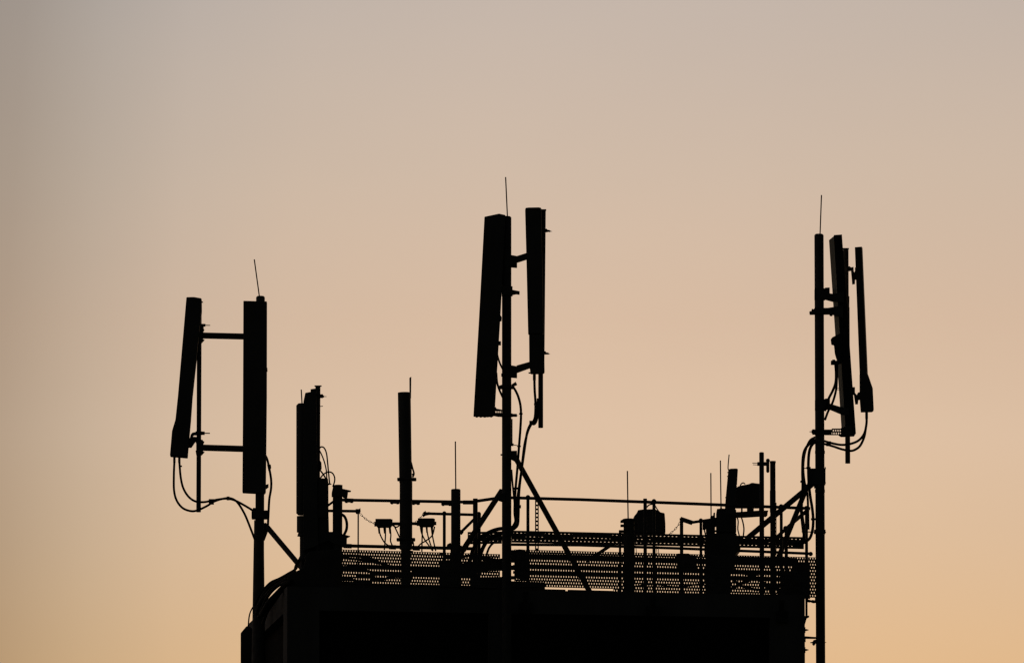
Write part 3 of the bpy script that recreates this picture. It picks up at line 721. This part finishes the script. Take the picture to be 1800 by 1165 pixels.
t = wired(674, 911, 'wired junction box on the left side of the lone tube antenna', False)
t = wired(748.5, 910, 'wired junction box on the right side of the lone tube antenna', True)
MB().pbox(763, 916, 767, 922.5, .4, .06).build('side_lug', CAB, t)
BC = 'thin cables hanging from the wired junction boxes'
for lab, pts in (
    ('leftmost thin cable under the left junction box, curving right', [(666.8, 927), (667.5, 936), (671, 945), (677, 954), (686, 960), (692, 963)]),
    ('straight thin cable under the middle of the left junction box', [(677.5, 927), (677.5, 942), (676.5, 955), (675.5, 966)]),
    ('right thin cable under the left junction box', [(686, 927), (687, 940), (686.5, 950), (689, 957), (692, 964)]),
    ('thin cable slanting from left junction box to the lone tube antenna', [(692, 922), (697, 932), (703, 945)]),
    ('thin slack cable under the arm of the left junction box', [(690, 923), (697, 926), (703, 922)]),
    ('thin cable crossing leftward under the right junction box', [(764, 925), (760, 940), (750, 949), (740, 955), (732, 963)]),
    ('left thin cable under the right junction box, slanting right', [(739, 926), (741, 936), (746, 947), (753, 957), (760, 967)]),
    ('upright thin cable under the right junction box', [(742.5, 926), (742, 945), (741.5, 969)]),
    ('middle thin cable under the right junction box, leaning right', [(750, 926), (752, 940), (756, 954), (761, 968)]),
    ('right thin cable under the right junction box, leaning right', [(758, 926), (760, 940), (763, 955), (766, 968)]),
    ('short thin cable dropping beside the lone tube antenna foot', [(726, 951), (727, 958), (726, 966)]),
): cable(lab, pts, 2.5, .42, BC)

# ------------------------------------------------------------------ E: whip pole
WG = 'short poles topped with whip rods'
t = T('whip_pole', 'plain pole with a tall whip rod, left of the tallest mast', 'pole', base(801, .45), WG)
MB().pole(801.2, 859.5, None, .45, 16.6, bevel=.006).build('pole', STEEL, t)
MB().line([(801.2, 862), (800.4, 775.5)], .45, 2.3).build('lightning_rod', ROD, t)
m = MB(); m.pbox(785, 958, 812, 966, .45, .08); m.prism([(785, 966), (786, 956), (792, 953), (794, 958), (794, 966)], .45, .06); m.prism([(810, 962), (818, 957), (822, 962), (818, 970), (810, 970)], .45, .06); m.build('foot_clamp', STEEL, t)
MB().pole(801.2, 966, None, .45, 19).build('base_tube', STEEL, t)
# H
t = T('whip_pole', 'stubby pole with stacked collars and a whip rod, left of the large drum dish', 'pole', base(1106, .45), WG)
m = MB(); m.pole(1105.8, 911.5, None, .45, 19.6); m.build('pole', STEEL, t)
MB().line([(1104.2, 914), (1103.6, 880), (1102.8, 827.3)], .45, 2.3).build('lightning_rod', ROD, t)
m = MB(); m.prism([(1092, 913.5), (1096, 911), (1116, 911), (1116, 918), (1090.6, 919), (1090.6, 914)], .45, .1); m.build('collar', STEEL, t)
m = MB(); m.pbox(1090.6, 921, 1116, 926, .45, .1); m.build('collar', STEEL, t)
m = MB(); m.pbox(1088, 931, 1116, 936, .45, .1); m.pole(1089.8, 932, None, .45, 4.2); m.build('side_rail', STEEL, t)
MB().bar(1078, 955, 1031, 986, .5, 6).build('stay', STEEL, t)
# thin whips right
for (a, b, lab) in (((1249.5, 831), (1250, 914), 'shorter bare whip rod, leftmost of three left of the leaning short panel'),
                    ((1266.3, 809), (1267.5, 897), 'bare whip rod between the shorter one and the leaning short panel')):
    t = T('whip_rod', lab, 'rod', at(*b, .55), 'bare whip rods on the right of the roof')
    MB().line([b, a], .55, 2.2).build('rod', ROD, t)
    MB().bar(b[0], b[1] + 4, b[0], b[1] - 6, .55, 3.2).build('socket', STEEL, t)

# ------------------------------------------------------------------ microwave drums
t = T('microwave_dish', 'large drum-shaped microwave dish in the centre right, cut by two posts', 'dish', at(1145, 938, .9), 'drum microwave dishes')
m = MB(); m.prism([(1120.5, 895.5), (1130, 894), (1150, 893.5), (1158, 896.5), (1160, 899), (1168, 900.5), (1169.4, 926), (1169.5, 942), (1120, 942)], .95, .3, .01); m.build('drum', RADOME, t)
m = MB(); m.prism([(1121, 897), (1118, 902), (1114.5, 906), (1112, 912), (1112, 942), (1121, 942)], .95, .24, .008); m.build('reflector', RADOME, t)
m = MB(); m.line([(1137, 891), (1141, 887), (1147, 886), (1152, 889)], .8, 2.4); m.line([(1151.5, 888), (1155, 894), (1159.5, 900)], .8, 2); m.build('handle', STEEL, t)
t = T('equipment_pole', 'slim pole standing in front of the large drum dish', 'pole', base(1134, .6), 'short roof poles')
m = MB(); m.pole(1134, 876.3, None, .6, 6.2); m.build('pole', STEEL, t)
m = MB(); m.pole(1134, 876, 880, .6, 6.8); m.build('cap', STEEL, t)
for i, (xa, lab) in enumerate(((1117.5, 'thin wire right of the stubby collared pole'), (1153.5, 'thin wire left of pair, under the large drum dish'), (1156.5, 'thin wire right of pair, under the large drum dish'))):
    cable(lab, [(xa, 955), (xa + .4, 962), (xa + 1.6, 973)], 1.2, .6, 'fine wires under the large drum dish')

t = T('microwave_dish', 'small drum microwave dish on a shelf bracket beside the right slim pole', 'dish', at(1315, 893, .75), 'drum microwave dishes')
m = MB(); m.prism([(1292, 858), (1296, 854), (1301, 852.5), (1317, 849.5), (1321, 847), (1326, 848), (1336, 849), (1336, 894), (1292, 894)], .85, .26, .015); m.build('drum', CAB, t)
m = MB(); m.line([(1301, 854), (1303, 850), (1306.5, 848.2), (1310, 850.5)], .8, 2.2); m.build('handle', STEEL, t)
m = MB(); m.prism([(1290, 899.5), (1300, 899), (1334, 896.6), (1350.5, 896.5), (1349.5, 899), (1349, 906), (1346, 908.5), (1334, 908), (1310, 909.6), (1290, 910)], .8, .06); m.build('shelf_bracket', STEEL, t)
m = MB(); m.bar(1304, 892, 1304, 900, .8, 3); m.bar(1319, 892, 1319, 900, .8, 12); m.bar(1337, 892, 1337, 900, .8, 6); m.build('shelf_leg', STEEL, t)
cable('thin cable dangling under the small drum dish', [(1303, 908), (1305.5, 916), (1307.3, 925), (1307.6, 932), (1306.5, 942)], 2.6, .75)

# ------------------------------------------------------------------ right cluster
t = T('panel_antenna', 'short leaning panel antenna above the dark right cluster', 'antenna', at(1283, 900, .55), PG)
MB().prism([(1280.2, 824.5), (1284, 823), (1295, 822.6), (1297, 824), (1295.5, 850), (1293.2, 876), (1292.5, 905), (1273.5, 905), (1276, 872)], .55, .10, .006).build('radome', RADOME, t)
MB().line([(1280.5, 826), (1279.8, 820), (1281.6, 798.6)], .55, 2.0).build('lightning_rod', ROD, t)
m = MB(); m.bar(1278, 837, 1281, 837, .55, 2); m.bar(1275, 874, 1278, 874, .55, 2.4); m.bar(1278.6, 830, 1281, 830, .55, 2); m.build('rivet', STEEL, t)
t = T('equipment_cabinet', 'dark upright equipment cabinet of the right cluster', 'cabinet', base(1267, .6))
MB().prism([(1241, 936), (1294, 936), (1296, 946), (1301.5, 962), (1293, 973), (1292, 1000), (1284, 1012), (1284, 1050), (1240, 1050)], .55, .35, .008).build('housing', CAB, t)
MB().prism([(1259, 899), (1260, 893.6), (1268, 892.6), (1275, 893), (1293.8, 895), (1294, 938), (1259, 938)], .6, .20, .004).build('upper_housing', CAB, t)
MB().prism([(1241, 912), (1250, 909.8), (1250, 906), (1254, 905), (1254, 900.5), (1256.8, 900), (1256.8, 938), (1241, 938)], .6, .10, .003).build('side_unit', CAB, t)
for ya, yb in ((909, 926), (931, 935)): MB().pbox(1256.4, ya, 1259.6, yb, .6, .05).build('link_plate', STEEL, t)
m = MB(); m.line([(1243, 914), (1239, 920), (1238, 930), (1241, 945), (1239, 966), (1241, 980)], .5, 2.6); m.build('side_cable', RUBBER, t)
m = MB(); m.line([(1294, 905), (1297.5, 915), (1297, 930), (1300, 945), (1298, 962)], .5, 2.4); m.build('side_cable', RUBBER, t)
m = MB(); m.prism([(1235, 930), (1243, 930), (1243, 914), (1235, 916)], .6, .04); m.build('side_bracket', STEEL, t)
# posts M and N
t = T('equipment_pole', 'slim round-topped pole with side bolts, right of the small drum dish', 'pole', base(1338.5, .55), 'short roof poles')
m = MB(); m.pole(1338.7, 794.6, None, .55, 8.4, bevel=.006); m.build('pole', STEEL, t)
m = MB(); m.bar(1322.5, 813.3, 1336, 813.8, .55, 1.2); m.bar(1323.5, 816.3, 1336, 816.8, .55, 1.2); m.bar(1331.5, 815, 1350, 815, .55, 7.5, n=6); m.build('bolt_clamp', STEEL, t)
m = MB(); m.pole(1349.6, 806.5, 830.5, .55, 5.6, bevel=.01); m.ball(1349.8, 809, .55, 7.2); m.build('side_capsule', STEEL, t)
t = T('equipment_pole', 'flat-topped square-looking post just left of the right mast braces', 'pole', base(1358.5, .5), 'short roof poles')
m = MB(); m.pole(1358.3, 811, None, .5, 9.6); m.build('pole', STEEL, t)
m = MB(); m.pole(1358.4, 810.2, 813.5, .5, 10.6); m.build('cap', STEEL, t)
m = MB(); m.pole(1358.4, 862, 900, .5, 10.4); m.build('sleeve', STEEL, t)
# boxes behind the right screen
o = MB().prism([(1187, 975), (1190, 971.5), (1211, 971.5), (1213, 974), (1225, 975), (1225, 1000), (1192, 1000)], .45, .2, .01).build('junction_box', CAB)
one(o, 'squat dark box peeking over the right screen, left of the dark cluster', 'junction box')
o = MB().prism([(1366, 1046), (1386, 1006), (1399, 987), (1423.5, 987), (1423.5, 1050)], .35, .25, .004).build('equipment_cabinet', CAB)
one(o, 'slope-sided dark cabinet behind the right end of the right screen', 'cabinet')
m = MB(); m.prism([(905, 967), (912, 964.5), (920, 965), (925, 968), (925, 1020), (905, 1016)], .4, .1)
one(m.build('junction_box', CAB), 'narrow dark box behind the screen just right of the tallest mast', 'junction box')
o = MB().prism([(772, 984), (793, 983), (794, 1032), (772, 1031)], .5, .15, .005).build('junction_box', CAB)
one(o, 'upright dark box behind the left screen just left of the whip pole', 'junction box')
m = MB(); m.prism([(800, 1000), (800, 990), (822, 988), (884, 980), (884, 1003), (850, 1004), (832, 1014), (800, 1014)], .5, .2)
one(m.build('equipment_cabinet', CAB), 'low dark cabinet behind the left screen near the tallest mast', 'cabinet')

# ------------------------------------------------------------------ cable bundle at the left wall
LG = 'cables draped from the left cluster down over the left wall'
for lab, pts, w, in (
    ('uppermost draped cable over the left wall, touching the mast foot', [(534, 968, .7), (526, 984, .8), (520, 999, .9), (508, 1007, 1.0), (492, 1016, 1.2), (474, 1025, 1.35), (455, 1048, 1.4), (446, 1070, 1.5)], 5),
    ('second draped cable over the left wall', [(536, 980, .6), (528, 985, .7), (520, 995, .8), (516, 1006, .9), (500, 1014, 1.0), (483, 1022, 1.2), (466, 1038, 1.4), (448, 1072, 1.5)], 4),
    ('third draped cable over the left wall, with a small hoop', [(534, 996, .5), (531, 984, .5), (525, 984, .6), (519, 996, .7), (517, 1010, .8), (505, 1014, .9), (490, 1026, 1.0), (470, 1044, 1.2), (452, 1075, 1.4)], 4),
    ('fourth draped cable over the left wall, lying on the roof corner', [(540, 1002, .4), (518, 1009, .5), (504, 1017.5, .6), (488, 1026, .8), (472, 1040, 1.0), (458, 1066, 1.2)], 6),
    ('fifth draped cable over the left wall', [(530, 1010, .4), (508, 1020, .5), (494, 1026, .7), (482, 1034, .8), (468, 1052, 1.0), (455, 1085, 1.2)], 6),
    ('lowest draped cable over the left wall, nearest to the roof corner', [(512, 1022, .3), (502, 1030, .4), (492, 1042, .4), (482, 1056, .5), (470, 1074, .6), (462, 1095, .8)], 6),
    ('short draped cable between mast foot and roof corner', [(500, 1014, .9), (484, 1024, 1.1), (470, 1036, 1.2), (460, 1052, 1.3), (452, 1080, 1.4)], 8),
    ('fat dark cable under the sliver of light on the left wall', [(514, 1021, .2), (500, 1030, .3), (485, 1045, .4), (472, 1059, .5), (460, 1080, .7)], 10),
    ('fat dark cable above the sliver of light on the left wall', [(506, 1016, .8), (497, 1021, .9), (480, 1034, 1.0), (466, 1048, 1.1), (455, 1064, 1.2)], 9),
): cable(lab, pts, w, .8, LG)
cable('lone cable bowing away low on the left of the mast foot', [(446, 1064, 1.6), (441, 1073, 1.8), (438, 1083, 2.2), (436.5, 1099, 2.6)], 2.6, 2, LG)
m = MB(); m.prism([(423.5, 1111), (433.5, 1099), (438, 1098), (446, 1106), (462, 1104), (462, 1300), (423.5, 1300)], 3.2, .3, .01)
one(m.build('wall_duct', CAB), 'dark chamfered wall duct at the far left edge of the building', 'duct')

# ------------------------------------------------------------------ sky and sun
w = bpy.data.worlds.new('World'); S.world = w; w.use_nodes = True
nt = w.node_tree; nt.nodes.clear(); L = nt.links.new
def N(t, **k):
    n_ = nt.nodes.new(t)
    for a, b in k.items(): setattr(n_, a, b)
    return n_
def math_(op, a, b=None):
    n_ = N('ShaderNodeMath', operation=op)
    for i, q in enumerate((a, b)):
        if q is None: continue
        if isinstance(q, (int, float)): n_.inputs[i].default_value = q
        else: L(q, n_.inputs[i])
    return n_.outputs[0]
def ramp(fac, stops):
    n_ = N('ShaderNodeValToRGB'); cr = n_.color_ramp; cr.interpolation = 'EASE' if False else 'LINEAR'
    while len(cr.elements) < len(stops): cr.elements.new(0.5)
    for e, (p, c) in zip(cr.elements, stops):
        e.position = p; e.color = (*c, 1) if len(c) == 3 else c
    L(fac, n_.inputs['Fac']); return n_.outputs['Color']
SUN_AZ, SUN_EL = 38.0, 1.5
sky = N('ShaderNodeTexSky', sky_type='NISHITA'); sky.sun_disc = False
sky.sun_elevation = R(SUN_EL); sky.sun_rotation = R(SUN_AZ); sky.dust_density = 2.0
bg1 = N('ShaderNodeBackground'); L(sky.outputs[0], bg1.inputs[0]); bg1.inputs[1].default_value = 0.012
tc = N('ShaderNodeTexCoord'); sp = N('ShaderNodeSeparateXYZ'); L(tc.outputs['Generated'], sp.inputs[0])
el = math_('MULTIPLY', math_('ARCSINE', sp.outputs['Z']), 180 / math.pi)
az = math_('MULTIPLY', math_('ARCTAN2', sp.outputs['X'], sp.outputs['Y']), 180 / math.pi)
EMAP = lambda d: (d + 2.0) / 22.0
elf = math_('DIVIDE', math_('ADD', el, 2.0), 22.0)
ey = lambda py: EL + (582.5 - py) * math.degrees(36 / 1800 / FOC)
GLOW = [(EMAP(-2), (.55, .33, .16)), (EMAP(4.5), (.78, .49, .245)), (EMAP(ey(1165)), (.745, .477, .262)), (EMAP(ey(950)), (.722, .498, .322)),
        (EMAP(ey(760)), (.715, .515, .365)), (EMAP(ey(560)), (.665, .480, .350)), (EMAP(ey(300)), (.610, .475, .375)),
        (EMAP(ey(0)), (.535, .447, .390)), (EMAP(13.5), (.33, .30, .29)), (1.0, (.10, .105, .12))]
gc = ramp(elf, GLOW)
gm2 = ramp(math_('DIVIDE', el, 90.0), [(0, (1, 1, 1)), (.2, (1, 1, 1)), (.45, (.25, .25, .25)), (.8, (.06, .06, .06))])
ax = lambda px: (px - 900) * math.degrees(36 / 1800 / FOC)
AZM = lambda d: (d + 180) / 360
# narrow azimuth window for the fall-off left of the glow, then the wide one round the horizon
NAR = lambda d: (d + 6) / 12
azs = math_('SUBTRACT', az, math_('MULTIPLY', math_('MAXIMUM', math_('SUBTRACT', math_('MINIMUM', el, 12.0), 8.0), 0.0), 0.06))
gl = ramp(math_('DIVIDE', math_('ADD', azs, 6.0), 12.0),
          [(0, (.45, .45, .46)), (NAR(ax(-250)), (.52, .525, .53)), (NAR(ax(0)), (.62, .635, .645)), (NAR(ax(60)), (.68, .705, .72)), (NAR(ax(150)), (.765, .80, .825)), (NAR(ax(300)), (.885, .912, .935)), (NAR(ax(500)), (.955, .965, .97)), (NAR(ax(850)), (1, 1, 1)), (NAR(ax(1300)), (1, 1, 1)), (NAR(ax(1600)), (.98, .98, .975)), (NAR(ax(1800)), (.965,) * 3), (1, (.94,) * 3)])
gw = ramp(math_('DIVIDE', math_('ADD', az, 180.0), 360.0),
          [(0, (.018,) * 3), (AZM(-130), (.04,) * 3), (AZM(-90), (.6,) * 3), (AZM(-40), (.9,) * 3), (AZM(-6), (1, 1, 1)), (AZM(20), (1, 1, 1)), (AZM(60), (.10,) * 3), (AZM(100), (.01,) * 3), (1, (.004,) * 3)])
def mul(a, b):
    n_ = N('ShaderNodeMix', data_type='RGBA', blend_type='MULTIPLY'); n_.inputs[0].default_value = 1
    L(a, n_.inputs[6]); L(b, n_.inputs[7]); return n_.outputs[2]
hz = N('ShaderNodeTexNoise'); hz.inputs['Scale'].default_value = 1.0; hz.inputs['Detail'].default_value = 5
mp = N('ShaderNodeMapping'); mp.inputs['Scale'].default_value = (26, 26, 70); L(tc.outputs['Generated'], mp.inputs[0]); L(mp.outputs[0], hz.inputs['Vector'])
haze = ramp(hz.outputs['Fac'], [(.3, (.988, .989, .992)), (.7, (1.012, 1.011, 1.008))])
col = mul(mul(mul(mul(gc, gl), gw), gm2), haze)
bg2 = N('ShaderNodeBackground'); L(col, bg2.inputs[0]); bg2.inputs[1].default_value = 1.0
ad = N('ShaderNodeAddShader'); L(bg1.outputs[0], ad.inputs[0]); L(bg2.outputs[0], ad.inputs[1])
out = N('ShaderNodeOutputWorld'); L(ad.outputs[0], out.inputs[0])

sl = bpy.data.lights.new('sun', 'SUN'); sl.energy = 0.15; sl.angle = R(1.0); sl.color = (1, .72, .45)
so = bpy.data.objects.new('sun', sl); COL.objects.link(so)
d = Vector((math.sin(R(SUN_AZ)) * math.cos(R(SUN_EL)), math.cos(R(SUN_AZ)) * math.cos(R(SUN_EL)), math.sin(R(SUN_EL))))
so.rotation_euler = (-d).to_track_quat('-Z', 'Y').to_euler(); so.location = d * 50 + Vector((0, 0, 30))

vs = S.view_settings
vs.view_transform = 'Standard'; vs.look = 'None'; vs.exposure = 0; vs.gamma = 1; vs.use_curve_mapping = False
S.render.engine = 'CYCLES'
S.cycles.max_bounces = 4
S.cycles.filter_width = 1.4
